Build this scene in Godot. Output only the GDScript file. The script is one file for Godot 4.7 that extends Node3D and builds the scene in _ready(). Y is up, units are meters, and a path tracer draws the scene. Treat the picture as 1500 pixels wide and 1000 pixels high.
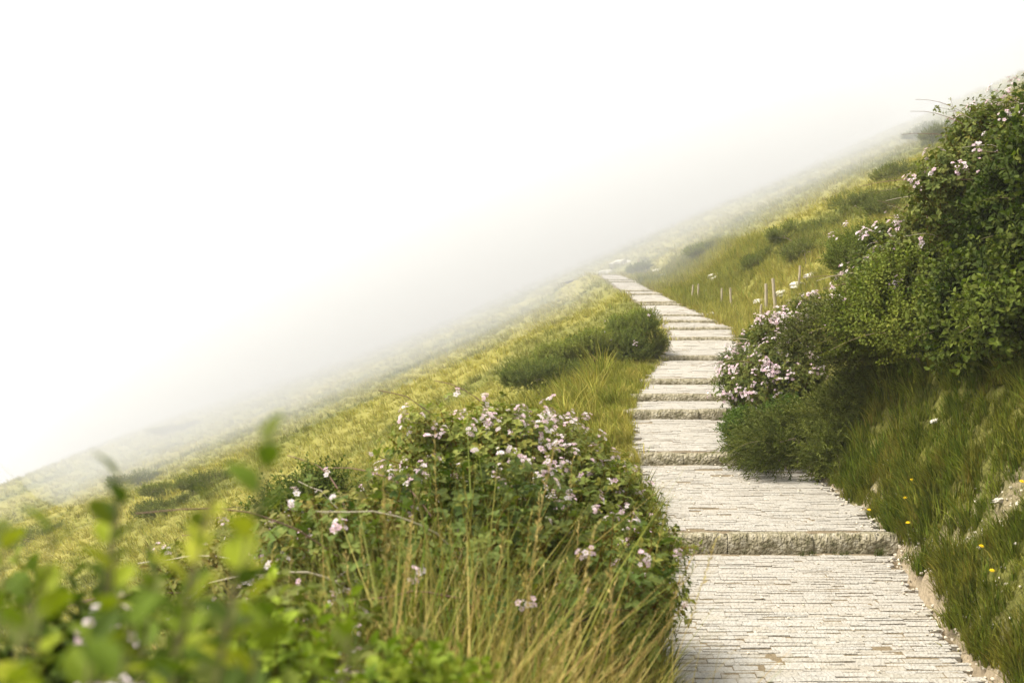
extends Node3D
# A stone stepped path climbing a misty chalk down. x is right, y is up, depth d runs along -z. Heights e are relative to the eye; EYE lifts them.

const EYE := 1.75
# depth, foot of the riser, head of the riser, left edge, right edge of the path
const STEPS := [
	[-6.0, -1.9, -1.9, 0.75, 2.7], [5.0, -1.84, -1.84, 0.78, 2.7], [8.3, -1.753, -1.753, 0.84, 2.75], [11.4, -1.368, -1.22, 1.15, 3.06],
	[14.76, -0.85, -0.737, 1.32, 3.0], [17.4, -0.45, -0.342, 1.45, 3.05], [19.2, -0.25, -0.157, 1.7, 3.25], [21.1, -0.03, 0.05, 1.98, 3.5],
	[24.5, 0.387, 0.459, 2.65, 4.0], [28.4, 0.846, 0.9, 3.15, 4.45], [30.8, 1.14, 1.19, 3.4, 4.75], [32.7, 1.38, 1.43, 3.4, 4.65],
	[34.5, 1.61, 1.65, 3.43, 4.65], [39.3, 2.13, 2.17, 3.6, 4.65], [40.5, 2.26, 2.31, 3.6, 4.65], [47.9, 2.95, 3.0, 3.88, 5.05],
	[49.9, 3.19, 3.24, 3.9, 4.9], [59.0, 4.15, 4.2, 4.05, 5.2], [61.0, 4.38, 4.43, 4.1, 5.1], [68.0, 5.13, 5.18, 4.2, 5.15],
	[72.0, 5.45, 5.45, 4.0, 5.0], [82.0, 5.7, 5.7, 2.6, 3.8], [110.0, 6.9, 6.9, -3.0, -2.0], [300.0, 20.0, 20.0, -30.0, -29.0]]

var rng := RandomNumberGenerator.new()
var n_fine := FastNoiseLite.new()
var n_mid := FastNoiseLite.new()
var n_big := FastNoiseLite.new()
var names := {}
var M := {}
var G := {}


# ---------------------------------------------------------------- small helpers
func R(a: float, b: float) -> float:
	return rng.randf_range(a, b)


func rdir() -> Vector3:
	var y := R(-1, 1)
	var a := R(0, TAU)
	var k := sqrt(1 - y * y)
	return Vector3(cos(a) * k, y, sin(a) * k)


func numbered(called: String) -> String:
	var n: int = names.get(called, 0)
	names[called] = n + 1
	return called if n == 0 else "%s_%03d" % [called, n]


func tag(o: Node, label: String, category: String, group := "", kind := "") -> void:
	o.set_meta("label", label)
	if category: o.set_meta("category", category)
	if group: o.set_meta("group", group)
	if kind: o.set_meta("kind", kind)


func base(called: String, at: Vector3) -> Node3D:
	var o := Node3D.new()
	o.name = numbered(called)
	add_child(o)
	o.position = at
	return o


func part(called: String, mesh: Mesh, m: Material, parent: Node, t := Transform3D()) -> MeshInstance3D:
	var o := MeshInstance3D.new()
	o.name = called if parent != self else numbered(called)
	o.mesh = mesh
	o.material_override = m
	parent.add_child(o, true)
	o.transform = t
	return o


class MB:
	var v := PackedVector3Array()
	var n := PackedVector3Array()
	var c := PackedColorArray()
	func tri(a: Vector3, b: Vector3, d: Vector3, col: Color) -> void:
		var k := (d - a).cross(b - a).normalized()
		v.append(a); v.append(b); v.append(d)
		n.append(k); n.append(k); n.append(k)
		c.append(col); c.append(col); c.append(col)
	func tri_n(a: Vector3, b: Vector3, d: Vector3, na: Vector3, nb: Vector3, nd: Vector3, col: Color) -> void:
		v.append(a); v.append(b); v.append(d)
		n.append(na); n.append(nb); n.append(nd)
		c.append(col); c.append(col); c.append(col)
	func quad(a: Vector3, b: Vector3, d: Vector3, e: Vector3, col: Color) -> void:
		tri(a, b, d, col)
		tri(a, d, e, col)
	func done() -> ArrayMesh:
		var a := []
		a.resize(Mesh.ARRAY_MAX)
		a[Mesh.ARRAY_VERTEX] = v
		a[Mesh.ARRAY_NORMAL] = n
		a[Mesh.ARRAY_COLOR] = c
		var m := ArrayMesh.new()
		m.add_surface_from_arrays(Mesh.PRIMITIVE_TRIANGLES, a)
		return m


class Swarm:   # gathers copies for one MultiMesh
	var b := PackedFloat32Array()
	var count := 0
	func put(t: Transform3D, c: Color) -> void:
		var x := t.basis.x
		var y := t.basis.y
		var z := t.basis.z
		var o := t.origin
		b.append_array(PackedFloat32Array([x.x, y.x, z.x, o.x, x.y, y.y, z.y, o.y, x.z, y.z, z.z, o.z, c.r, c.g, c.b, 1.0]))
		count += 1


func swarm(called: String, s: Swarm, mesh: Mesh, m: Material, parent: Node) -> MultiMeshInstance3D:
	var mm := MultiMesh.new()
	mm.transform_format = MultiMesh.TRANSFORM_3D
	mm.use_colors = true
	mm.mesh = mesh
	mm.instance_count = s.count
	mm.buffer = s.b
	var o := MultiMeshInstance3D.new()
	o.name = called if parent != self else numbered(called)
	o.multimesh = mm
	o.material_override = m
	parent.add_child(o, true)
	o.set_meta("kind", "stuff")
	return o


func frame(y: Vector3, yaw: float, s: Vector3) -> Basis:
	y = y.normalized()
	var a := Vector3(1, 0, 0) if absf(y.x) < 0.8 else Vector3(0, 0, 1)
	var x := (a - y * a.dot(y)).normalized().rotated(y, yaw)
	return Basis(x * s.x, y * s.y, x.cross(y) * s.z)


func tube(mb: MB, pts: Array, r0: float, r1: float, sides: int, col: Color) -> void:
	var rings := []
	for i in pts.size():
		var d: Vector3 = (pts[mini(i + 1, pts.size() - 1)] - pts[maxi(i - 1, 0)]).normalized()
		var b := frame(d, 0.0, Vector3.ONE)
		var r := lerpf(r0, r1, float(i) / (pts.size() - 1))
		var ring := []
		for k in sides:
			var a := TAU * k / sides
			var w := b.x * cos(a) + b.z * sin(a)
			ring.append([pts[i] + w * r, w])
		rings.append(ring)
	for i in pts.size() - 1:
		for k in sides:
			var p: Array = rings[i][k]
			var q: Array = rings[i][(k + 1) % sides]
			var u: Array = rings[i + 1][k]
			var w: Array = rings[i + 1][(k + 1) % sides]
			mb.tri_n(p[0], w[0], u[0], p[1], w[1], u[1], col)
			mb.tri_n(p[0], q[0], w[0], p[1], q[1], w[1], col)


# ---------------------------------------------------------------- the lie of the land
func along(d: float, k: int) -> float:
	for i in range(1, STEPS.size()):
		if d <= STEPS[i][0]:
			var a: Array = STEPS[i - 1]
			var b: Array = STEPS[i]
			return lerpf(a[k], b[k], clampf((d - a[0]) / (b[0] - a[0]), 0, 1))
	return STEPS[-1][k]


func tread(d: float) -> float:   # height of the paving: each tread rises from the head of one riser to the foot of the next
	for i in range(1, STEPS.size()):
		if d <= STEPS[i][0]:
			return lerpf(STEPS[i - 1][2], STEPS[i][1], clampf((d - STEPS[i - 1][0]) / (STEPS[i][0] - STEPS[i - 1][0]), 0, 1))
	return STEPS[-1][1]


func left_edge(d: float) -> float:
	return along(d, 3) + 0.07 * n_mid.get_noise_2d(d * 60, 300) + 0.03 * n_fine.get_noise_2d(d * 90, 20)


func right_edge(d: float) -> float:
	return along(d, 4) + 0.09 * n_mid.get_noise_2d(d * 60, 900) + 0.035 * n_fine.get_noise_2d(d * 90, 70)


func track_x(d: float) -> float:   # a little side track parts from the path past the near bank
	return 3.06 + (11.4 - d) * 0.12 + 0.03 * n_fine.get_noise_2d(d * 20, 40)


func slope_at(x: float, d: float) -> float:
	var far := smoothstep(8, 90, Vector2(x - 3.5, d - 8).length())
	var e := 0.43 * x + 0.078 * d - 2.4
	e += 0.45 * n_big.get_noise_2d(x, d) * far + 0.2 * n_mid.get_noise_2d(x * 2.2, d * 1.4) * (0.25 + 0.6 * far) + 0.05 * n_fine.get_noise_2d(x * 4, d * 4)
	e += 3.0 * smoothstep(-2, -48, x) * smoothstep(35, 130, d)
	var over := maxf(0, d - 150)
	e -= over * over * 0.0016
	var down := maxf(0, -x - 48)
	e -= down * down * 0.0016
	return e


func ground(x: float, d: float) -> float:   # height of the ground relative to the eye
	var l := along(d, 3)
	var r := along(d, 4)
	var y := (along(d, 1) + along(d, 2)) * 0.5
	var p := slope_at(x, d)
	var merge := smoothstep(72, 90, d)
	var e := y
	if x > r:
		var w := 0.8 + 2.2 * smoothstep(16, 25, d)
		var t := x - r
		# the bank is cut back at its foot and a small chalk track leaves to the right
		e = lerpf(y - 0.02, p, smoothstep(-0.05, w, t + 0.08 * n_fine.get_noise_2d(x * 30, d * 30)))
		var off := x - track_x(d)
		e += (0.10 * exp(-pow((off + 0.25) / 0.2, 2)) - 0.12 * exp(-pow(off / 0.17, 2))) * (1 - smoothstep(10.6, 11.6, d))
	elif x < l:
		var mound := 0.95 * exp(-pow(x / 1.4, 2) - pow((d - 3.5) / 4.2, 2))
		e = lerpf(y - 0.02, p + mound, smoothstep(0, 1.4, l - x))
	else:
		e = y - 0.16
	return lerpf(e, p, merge)


func V(x: float, d: float, h := 0.0) -> Vector3:
	return Vector3(x, ground(x, d) + EYE + h, -d)


func meadow_tint(x: float, d: float) -> Color:
	var a := 0.5 + 0.9 * n_mid.get_noise_2d(x * 3.2 + 40, d * 2.0) + 0.5 * n_big.get_noise_2d(x * 3 + 900, d * 3)
	var c := Color(0.285, 0.275, 0.06).lerp(Color(0.42, 0.375, 0.095), clampf(a, 0, 1))
	var b := n_mid.get_noise_2d(x * 5 + 500, d * 2.4)
	return c.lerp(Color(0.11, 0.14, 0.035), clampf((b - 0.15) * 2.5, 0, 0.45))


# ---------------------------------------------------------------- materials
func noise_tex(seed_: int, freq: float, stops: Array, size := 512, octaves := 5) -> NoiseTexture2D:
	var n := FastNoiseLite.new()
	n.seed = seed_
	n.frequency = freq
	n.fractal_octaves = octaves
	var g := Gradient.new()
	g.offsets = PackedFloat32Array(stops.map(func(s): return s[0]))
	g.colors = PackedColorArray(stops.map(func(s): return s[1].linear_to_srgb()))
	var t := NoiseTexture2D.new()
	t.width = size
	t.height = size
	t.seamless = true
	t.noise = n
	t.color_ramp = g
	return t


func grey(a: float) -> Color:
	return Color(a, a, a)


func make_materials() -> void:
	var leaf := StandardMaterial3D.new()
	leaf.vertex_color_use_as_albedo = true
	leaf.roughness = 0.55
	leaf.metallic_specular = 0.16
	leaf.backlight_enabled = true
	leaf.backlight = Color(0.72, 0.78, 0.4)
	leaf.cull_mode = BaseMaterial3D.CULL_DISABLED
	M.leaf = leaf
	var blade: StandardMaterial3D = leaf.duplicate()
	blade.roughness = 0.8
	blade.metallic_specular = 0.1
	blade.backlight = Color(0.7, 0.7, 0.45)
	M.blade = blade
	var petal: StandardMaterial3D = leaf.duplicate()
	petal.roughness = 0.8
	petal.backlight = Color(0.7, 0.68, 0.68)
	M.petal = petal
	var twig := StandardMaterial3D.new()
	twig.vertex_color_use_as_albedo = true
	twig.roughness = 0.85
	M.twig = twig
	var land := StandardMaterial3D.new()
	land.vertex_color_use_as_albedo = true
	land.roughness = 0.95
	land.metallic_specular = 0.2
	land.albedo_texture = noise_tex(3, 0.02, [[0.0, grey(0.55)], [0.45, grey(0.85)], [0.7, grey(1.0)], [1.0, grey(1.15)]])
	land.uv1_triplanar = true
	land.uv1_world_triplanar = true
	land.uv1_scale = Vector3.ONE * 0.7
	land.heightmap_enabled = true
	land.heightmap_texture = noise_tex(8, 0.035, [[0.0, grey(0)], [1.0, grey(1)]])
	land.heightmap_scale = 6.0
	M.land = land
	var stone := StandardMaterial3D.new()
	stone.vertex_color_use_as_albedo = true
	stone.roughness = 0.85
	stone.metallic_specular = 0.3
	stone.albedo_texture = noise_tex(11, 0.018, [[0.0, Color(0.72, 0.68, 0.61)], [0.3, Color(0.9, 0.875, 0.83)], [0.5, Color(0.94, 0.92, 0.88)], [0.75, Color(0.97, 0.96, 0.94)], [1.0, Color(1, 1, 1)]])
	stone.uv1_triplanar = true
	stone.uv1_world_triplanar = true
	stone.uv1_scale = Vector3.ONE * 1.3
	stone.heightmap_enabled = true
	stone.heightmap_texture = noise_tex(19, 0.05, [[0.0, grey(0)], [1.0, grey(1)]])
	stone.heightmap_scale = 1.2
	M.stone = stone
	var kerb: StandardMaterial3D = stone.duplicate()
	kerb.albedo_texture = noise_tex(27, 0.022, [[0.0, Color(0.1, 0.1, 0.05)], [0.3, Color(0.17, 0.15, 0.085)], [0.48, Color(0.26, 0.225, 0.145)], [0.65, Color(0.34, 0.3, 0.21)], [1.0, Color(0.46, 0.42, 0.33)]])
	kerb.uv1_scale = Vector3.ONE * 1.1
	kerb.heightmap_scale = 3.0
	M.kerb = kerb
	var wood := StandardMaterial3D.new()
	wood.vertex_color_use_as_albedo = true
	wood.albedo_texture = noise_tex(33, 0.03, [[0.0, Color(0.3, 0.26, 0.2)], [0.5, Color(0.48, 0.43, 0.35)], [1.0, Color(0.62, 0.57, 0.49)]], 256)
	wood.uv1_triplanar = true
	wood.uv1_scale = Vector3(6, 0.8, 6)
	wood.roughness = 0.9
	M.wood = wood


# ---------------------------------------------------------------- leaves, sprigs, grass, flowers
func add_leaf(mb: MB, at: Vector3, dir: Vector3, up: Vector3, ln: float, wd: float, col: Color, rich := false) -> void:
	dir = dir.normalized()
	var side := dir.cross(up).normalized()
	up = side.cross(dir).normalized()
	var tip := at + dir * ln - up * ln * 0.18
	var m := at + dir * ln * 0.5 - up * ln * 0.02
	var fold := up * wd * 0.16
	if not rich:
		for s in [-1.0, 1.0]:
			var e: Vector3 = at + dir * ln * 0.48 + side * wd * 0.5 * s + fold
			mb.tri(at, e, m, col)
			mb.tri(m, e, tip, col)
		return
	var m2 := at + dir * ln * 0.78 - up * ln * 0.08
	for s in [-1.0, 1.0]:
		var e0: Vector3 = at + dir * ln * 0.2 + side * wd * 0.36 * s + fold * 0.8
		var e1: Vector3 = at + dir * ln * 0.5 + side * wd * 0.5 * s + fold
		var e2: Vector3 = at + dir * ln * 0.8 + side * wd * 0.33 * s + fold * 0.4 - up * ln * 0.07
		mb.tri(at, e0, m, col)
		mb.tri(e0, e1, m, col)
		mb.tri(m, e1, e2, col)
		mb.tri(m, e2, m2, col)
		mb.tri(m2, e2, tip, col)


func tone(c: Color, k: float) -> Color:
	return Color(c.r * k, c.g * k, c.b * k)


func oval_sprig(n: int, ln: float, leaf: float, ratio: float, rich: bool) -> ArrayMesh:
	var mb := MB.new()
	var bend := Vector3(R(-0.2, 0.2), 0, R(-0.2, 0.2))
	var pts := []
	for i in 4:
		var t := i / 3.0
		pts.append(Vector3(0, ln * t, 0) + bend * ln * t * t)
	tube(mb, pts, leaf * 0.06, leaf * 0.03, 3, Color(0.55, 0.42, 0.3))
	for i in n:
		var t := (i + 0.5) / n
		var a := i * 2.4 + R(-0.4, 0.4)
		var at := Vector3(0, ln * t, 0) + bend * ln * t * t
		var out := Vector3(cos(a), lerpf(0.25, 1.5, t * t) + R(-0.3, 0.3), sin(a))
		var k := R(0.75, 1.2)
		add_leaf(mb, at, out, Vector3(0, 1, 0) + rdir() * 0.45, leaf * R(0.7, 1.15) * (1.0 - 0.25 * t), leaf * ratio * R(0.85, 1.15), Color(k * R(0.9, 1.15), k, k * R(0.8, 1.1)), rich)
	return mb.done()


func bramble_sprig(rich: bool) -> ArrayMesh:
	var mb := MB.new()
	var ln := 0.2
	var bend := Vector3(R(-0.35, 0.35), 0, R(-0.35, 0.35))
	var pts := []
	for i in 5:
		var t := i / 4.0
		pts.append(Vector3(0, ln * t - 0.03 * t * t, 0) + bend * ln * t * t)
	tube(mb, pts, 0.0028, 0.0013, 3, Color(0.9, 0.45, 0.3))
	for i in 5:
		var t := (i + 0.6) / 5.0
		var a := i * 2.5 + R(-0.5, 0.5)
		var at := Vector3(0, ln * t, 0) + bend * ln * t * t
		var out := Vector3(cos(a), R(0.1, 0.8), sin(a)).normalized()
		var stalk := at + out * 0.032
		tube(mb, [at, stalk], 0.0012, 0.0009, 3, Color(0.9, 0.75, 0.5))
		var side := out.cross(Vector3.UP).normalized()
		var k := R(0.72, 1.25)
		var col := Color(k * R(0.85, 1.25), k, k * R(0.8, 1.1))
		var u := Vector3.UP + rdir() * 0.4
		var s := R(0.025, 0.042) * (1.1 - 0.35 * t)
		add_leaf(mb, stalk, out, u, s * 1.15, s * 0.78, col, rich)
		add_leaf(mb, at + out * 0.024, out * 0.35 + side, u, s, s * 0.68, tone(col, 0.95), rich)
		add_leaf(mb, at + out * 0.024, out * 0.35 - side, u, s, s * 0.68, tone(col, 1.05), rich)
	return mb.done()


func needle_sprig() -> ArrayMesh:
	var mb := MB.new()
	var ln := 0.26
	var pts := []
	for i in 5:
		var t := i / 4.0
		pts.append(Vector3(0.10 * t * t, ln * t, 0))
	tube(mb, pts, 0.002, 0.001, 3, Color(0.7, 0.6, 0.3))
	for i in 26:
		var t := (i + 0.5) / 26
		var at := Vector3(0.10 * t * t, ln * t, 0)
		var a := i * 2.4
		var k := R(0.5, 1.5)
		add_leaf(mb, at, Vector3(cos(a), 1.1, sin(a)), rdir(), R(0.035, 0.05), 0.0105, Color(k, k, k * 0.9))
	return mb.done()


func grass_tuft(n: int, h: float, w: float, spread: float, lean: float, straw: float) -> ArrayMesh:
	var mb := MB.new()
	for i in n:
		var a := R(0, TAU)
		var out := Vector3(cos(a), 0, sin(a))
		var at := out * R(0, spread)
		var hh := h * R(0.5, 1.1)
		var bend := out * hh * R(0.02, 0.75) + Vector3(-lean * hh * R(0.3, 1.0), 0, lean * hh * R(-0.2, 0.5))
		var face := Vector3(cos(a + R(0.8, 2.2)), 0, sin(a + R(0.8, 2.2)))
		var k := R(0.5, 1.35)
		var col := Color(k, k, k)
		if rng.randf() < straw:
			col = Color(1.35 * k, 1.12 * k, 1.3 * k)
		elif rng.randf() < 0.3:
			col = Color(0.72 * k, 0.95 * k, 0.8 * k)
		var p := []
		for j in 4:
			var t := j / 3.0
			p.append(at + Vector3(0, hh * (t - 0.22 * t * t * (0.4 + lean)), 0) + bend * t * t)
		var ws := [w, w * 0.85, w * 0.55, 0.0]
		for j in 3:
			var l0: Vector3 = p[j] - face * ws[j] * 0.5
			var r0: Vector3 = p[j] + face * ws[j] * 0.5
			var l1: Vector3 = p[j + 1] - face * ws[j + 1] * 0.5
			var r1: Vector3 = p[j + 1] + face * ws[j + 1] * 0.5
			mb.tri(l0, r0, r1, col)
			if j < 2:
				mb.tri(l0, r1, l1, col)
	return mb.done()


func seed_stalk(h: float) -> ArrayMesh:
	var mb := MB.new()
	var pts := []
	var side := R(-0.5, 0.5)
	for i in 6:
		var t := i / 5.0
		pts.append(Vector3(side * h * 0.5 * t * t - 0.12 * h * t * t, h * (t - 0.08 * t * t), R(-0.01, 0.01)))
	tube(mb, pts, 0.0016, 0.0008, 3, Color(1, 0.9, 0.8))
	var d: Vector3 = (pts[5] - pts[4]).normalized()
	for i in 22:
		var t := i / 22.0
		var at: Vector3 = pts[5] - d * h * 0.22 * t
		var o := rdir()
		add_leaf(mb, at, d + o * 0.75, rdir(), R(0.012, 0.022), 0.005, Color(1.25, 1.05, 0.85) * R(0.8, 1.15))
	return mb.done()


func blossom_cluster(n: int, spread: float) -> ArrayMesh:
	var mb := MB.new()
	for i in n:
		var c := Vector3(R(-1, 1), R(-0.5, 1.0), R(-1, 1)) * spread
		var up := (c.normalized() * 0.6 + Vector3(R(-0.3, 0.3), 0.8, R(-0.3, 0.3))).normalized()
		tube(mb, [Vector3(0, -spread * 1.2, 0), c], 0.0012, 0.001, 3, Color(0.22, 0.26, 0.08))
		var b := frame(up, R(0, TAU), Vector3.ONE)
		var r := R(0.014, 0.02)
		var pink := R(0, 1)
		var col := Color(0.74, 0.68, 0.67).lerp(Color(0.66, 0.44, 0.53), pink)
		if rng.randf() < 0.25:
			for k in 4:   # a bud or a spent flower: green-grey sepals
				add_leaf(mb, c, up + (b.x * cos(k * 1.57) + b.z * sin(k * 1.57)) * 0.5, up, r * 0.8, r * 0.5, Color(0.42, 0.38, 0.24))
			continue
		for k in 5:
			var a := TAU * k / 5 + R(-0.12, 0.12)
			var o := b.x * cos(a) + b.z * sin(a)
			var s := o.cross(up)
			var root := c + o * r * 0.15
			var mid := c + o * r * 0.65 + up * r * R(0.1, 0.3)
			var tip := c + o * r * 1.05 + up * r * R(0.0, 0.25)
			var pc := tone(col, R(0.9, 1.05))
			mb.tri(root, mid + s * r * 0.42, tip, pc)
			mb.tri(root, tip, mid - s * r * 0.42, pc)
		for k in 5:
			var a := TAU * k / 5
			var o := b.x * cos(a) + b.z * sin(a)
			var o2 := b.x * cos(a + TAU / 5) + b.z * sin(a + TAU / 5)
			mb.tri(c + up * r * 0.32, c + o * r * 0.26 + up * r * 0.12, c + o2 * r * 0.26 + up * r * 0.12, Color(0.5, 0.47, 0.2))
	return mb.done()


func make_plants() -> void:
	G.oval = [oval_sprig(10, 0.16, 0.052, 0.5, true), oval_sprig(12, 0.19, 0.05, 0.48, true), oval_sprig(9, 0.14, 0.056, 0.52, true)]
	G.small = [oval_sprig(13, 0.15, 0.03, 0.55, false), oval_sprig(15, 0.18, 0.027, 0.55, false), oval_sprig(12, 0.14, 0.033, 0.5, false)]
	G.bramble = [bramble_sprig(true), bramble_sprig(true), bramble_sprig(true)]
	G.needle = [needle_sprig(), needle_sprig()]
	G.short = [grass_tuft(20, 0.19, 0.0075, 0.06, 0.15, 0.22), grass_tuft(20, 0.16, 0.007, 0.08, 0.35, 0.35), grass_tuft(18, 0.23, 0.0075, 0.05, 0.1, 0.15)]
	G.tall = [grass_tuft(20, 0.75, 0.006, 0.09, 0.2, 0.4), grass_tuft(18, 0.6, 0.0065, 0.1, 0.55, 0.5), grass_tuft(22, 0.85, 0.0055, 0.08, 0.3, 0.3), grass_tuft(16, 0.55, 0.007, 0.12, 0.8, 0.55)]
	G.meadow = [grass_tuft(16, 0.16, 0.013, 0.14, 0.8, 0.2), grass_tuft(16, 0.14, 0.012, 0.16, 1.0, 0.2), grass_tuft(15, 0.18, 0.013, 0.12, 0.6, 0.15)]
	G.verge = [grass_tuft(22, 0.4, 0.011, 0.1, 0.35, 0.35), grass_tuft(20, 0.34, 0.012, 0.11, 0.6, 0.45), grass_tuft(22, 0.45, 0.01, 0.08, 0.2, 0.3)]
	G.stalk = [seed_stalk(0.95), seed_stalk(0.8), seed_stalk(1.05)]
	G.blossom = [blossom_cluster(6, 0.03), blossom_cluster(9, 0.042), blossom_cluster(4, 0.022), blossom_cluster(12, 0.05)]


# ---------------------------------------------------------------- a bush: foliage in lobes, stems, twigs and flowers
func bush(called: String, label: String, category: String, group: String, x: float, d: float, lift: float, rad: Vector3, o: Dictionary) -> Node3D:
	var at := V(x, d)
	var root := base(called, at)
	tag(root, label, category, group)
	var lobes := []
	var nl: int = o.get("lobes", 14)
	for i in nl:
		var v := rdir()
		v.y = absf(v.y) * 1.1 - 0.35
		v = v.normalized()
		lobes.append([v * rad * R(0.45, 0.9) + Vector3(0, lift, 0), R(0.2, 0.44), v, R(0.7, 1.3), rng.randf()])
	var meshes: Array = o.sprigs
	var swarms := []
	for k in meshes.size():
		swarms.append(Swarm.new())
	var col_a: Color = o.a
	var col_b: Color = o.b
	var size: float = o.get("size", 1.0)
	var droop: float = o.get("droop", 0.0)
	for i in int(o.n):
		var lobe: Array = lobes[rng.randi() % nl]
		var v: Vector3 = (rdir() + lobe[2] * 0.55).normalized()
		var p: Vector3 = lobe[0] + v * rad * lobe[1] * lerpf(0.55, 1.12, sqrt(rng.randf()))
		var gx := at.x + p.x
		var gd := -(at.z + p.z)
		if at.y + p.y < ground(gx, gd) + EYE - 0.03:
			p.y = ground(gx, gd) + EYE - at.y + R(0.0, 0.12)
		var grow: Vector3 = v * 0.8 + Vector3(0, 0.75 - droop, 0) + rdir() * 0.5 + Vector3(-droop * 0.9, 0, 0)
		var s := size * R(0.75, 1.25)
		var c := col_a.lerp(col_b, clampf(lobe[4] * 0.7 + R(-0.15, 0.45), 0, 1))
		var k: float = lobe[3] * R(0.85, 1.15)
		swarms[i % meshes.size()].put(Transform3D(frame(grow, R(0, TAU), Vector3.ONE * s), p), tone(c, k))
	var mb := MB.new()
	for i in int(o.get("shoots", 14)):   # leafy young shoots break the outline
		var lobe: Array = lobes[rng.randi() % nl]
		var v: Vector3 = (lobe[2] + Vector3(0, 0.5, 0) + rdir() * 0.5).normalized()
		var from: Vector3 = lobe[0] + v * rad * lobe[1] * 0.9
		var ln: float = R(0.16, 0.4) * clampf(rad.y * 1.6, 0.5, 1.3)
		var sag := Vector3(R(-0.5, 0.2), -0.55, R(-0.3, 0.3)) * ln
		var pts := []
		for k in 5:
			var t := k / 4.0
			pts.append(from + v * ln * 1.3 * t + sag * t * t)
			if k > 0:
				for w in 2:
					swarms[rng.randi() % meshes.size()].put(Transform3D(frame(v + sag * t * 2 / ln + rdir() * 0.7, R(0, TAU), Vector3.ONE * size * (0.85 - 0.4 * t)), pts[k]), tone(col_b, R(0.7, 1.2)))
		tube(mb, pts, 0.004 * size, 0.0015, 3, Color(0.2, 0.16, 0.08))
	for k in meshes.size():
		swarm("foliage", swarms[k], meshes[k], M.leaf, root)
	for i in int(o.get("stems", 14)):
		var lobe: Array = lobes[i % nl]
		var foot := Vector3(R(-0.3, 0.3) * rad.x, -0.05, R(-0.3, 0.3) * rad.z)
		foot.y = ground(at.x + foot.x, -(at.z + foot.z)) + EYE - at.y - 0.04
		var top: Vector3 = lobe[0] + lobe[2] * rad * lobe[1] * 0.6
		var mid := (foot + top) * 0.5 + Vector3(0, 0.12, 0) + rdir() * 0.08
		tube(mb, [foot, foot.lerp(mid, 0.55), mid, mid.lerp(top, 0.6) + Vector3(0, 0.03, 0), top], 0.011 * size, 0.003, 5, Color(0.16, 0.12, 0.08) * R(0.8, 1.3))
	part("stems", mb.done(), M.twig, root).set_meta("kind", "stuff")
	for i in int(o.get("twigs", 0)):   # bare arching canes that stand out of the crown
		var lobe: Array = lobes[rng.randi() % nl]
		var foot: Vector3 = lobe[0]
		var out: Vector3 = (lobe[2] + Vector3(-0.5, 0.7, 0.0) + rdir() * 0.4).normalized()
		var ln: float = R(0.35, 0.75) * o.get("twig_length", 1.0)
		var pts := []
		for k in 8:
			var t := k / 7.0
			pts.append(foot + out * rad * lobe[1] * 0.9 + out * ln * t + Vector3(-0.35 * ln * t * t, -0.4 * ln * t * t, 0) + rdir() * 0.006)
		var tb := MB.new()
		tube(tb, pts, 0.0042, 0.0016, 4, Color(0.2, 0.12, 0.08) if rng.randf() < 0.6 else Color(0.5, 0.43, 0.32))
		part("cane", tb.done(), M.twig, root)
	for i in int(o.get("flowers", 0)):
		var lobe: Array = lobes[rng.randi() % nl]
		var v: Vector3 = (rdir() + lobe[2] * 0.8 + Vector3(0, 0.9, 0.25)).normalized()
		var p: Vector3 = lobe[0] + v * rad * lobe[1] * 1.08 + v * size * R(0.13, 0.24)
		if at.y + p.y < ground(at.x + p.x, -(at.z + p.z)) + EYE + 0.1:
			continue
		part("flower_cluster", G.blossom[rng.randi() % 4], M.petal, root, Transform3D(frame(v + Vector3(0, 0.6, 0.3), R(0, TAU), Vector3.ONE * R(0.5, 1.0) * o.get("bloom", 1.0)), p))
	return root


func rock_mesh(seed_: int, squash: Vector3) -> ArrayMesh:
	var s := SphereMesh.new()
	s.radial_segments = 14
	s.rings = 8
	s.radius = 1.0
	s.height = 2.0
	var n := FastNoiseLite.new()
	n.seed = seed_
	n.frequency = 0.7
	var st := SurfaceTool.new()
	st.create_from(s, 0)
	var a := st.commit_to_arrays()
	var v: PackedVector3Array = a[Mesh.ARRAY_VERTEX]
	var idx: PackedInt32Array = a[Mesh.ARRAY_INDEX]
	for i in v.size():
		var p := v[i]
		var q := p.snapped(Vector3.ONE * 0.001)
		v[i] = p * squash * (1.0 + 0.55 * n.get_noise_3dv(q * 1.6) + 0.25 * n.get_noise_3dv(q * 5))
	var mb := MB.new()
	for i in range(0, idx.size(), 3):
		var c := Color(1, 1, 1) * R(0.94, 1.0)
		if v[idx[i]].distance_to(v[idx[i + 1]]) > 1e-4 and v[idx[i + 1]].distance_to(v[idx[i + 2]]) > 1e-4 and v[idx[i]].distance_to(v[idx[i + 2]]) > 1e-4:
			mb.tri(v[idx[i]], v[idx[i + 1]], v[idx[i + 2]], c)
	return mb.done()


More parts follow.
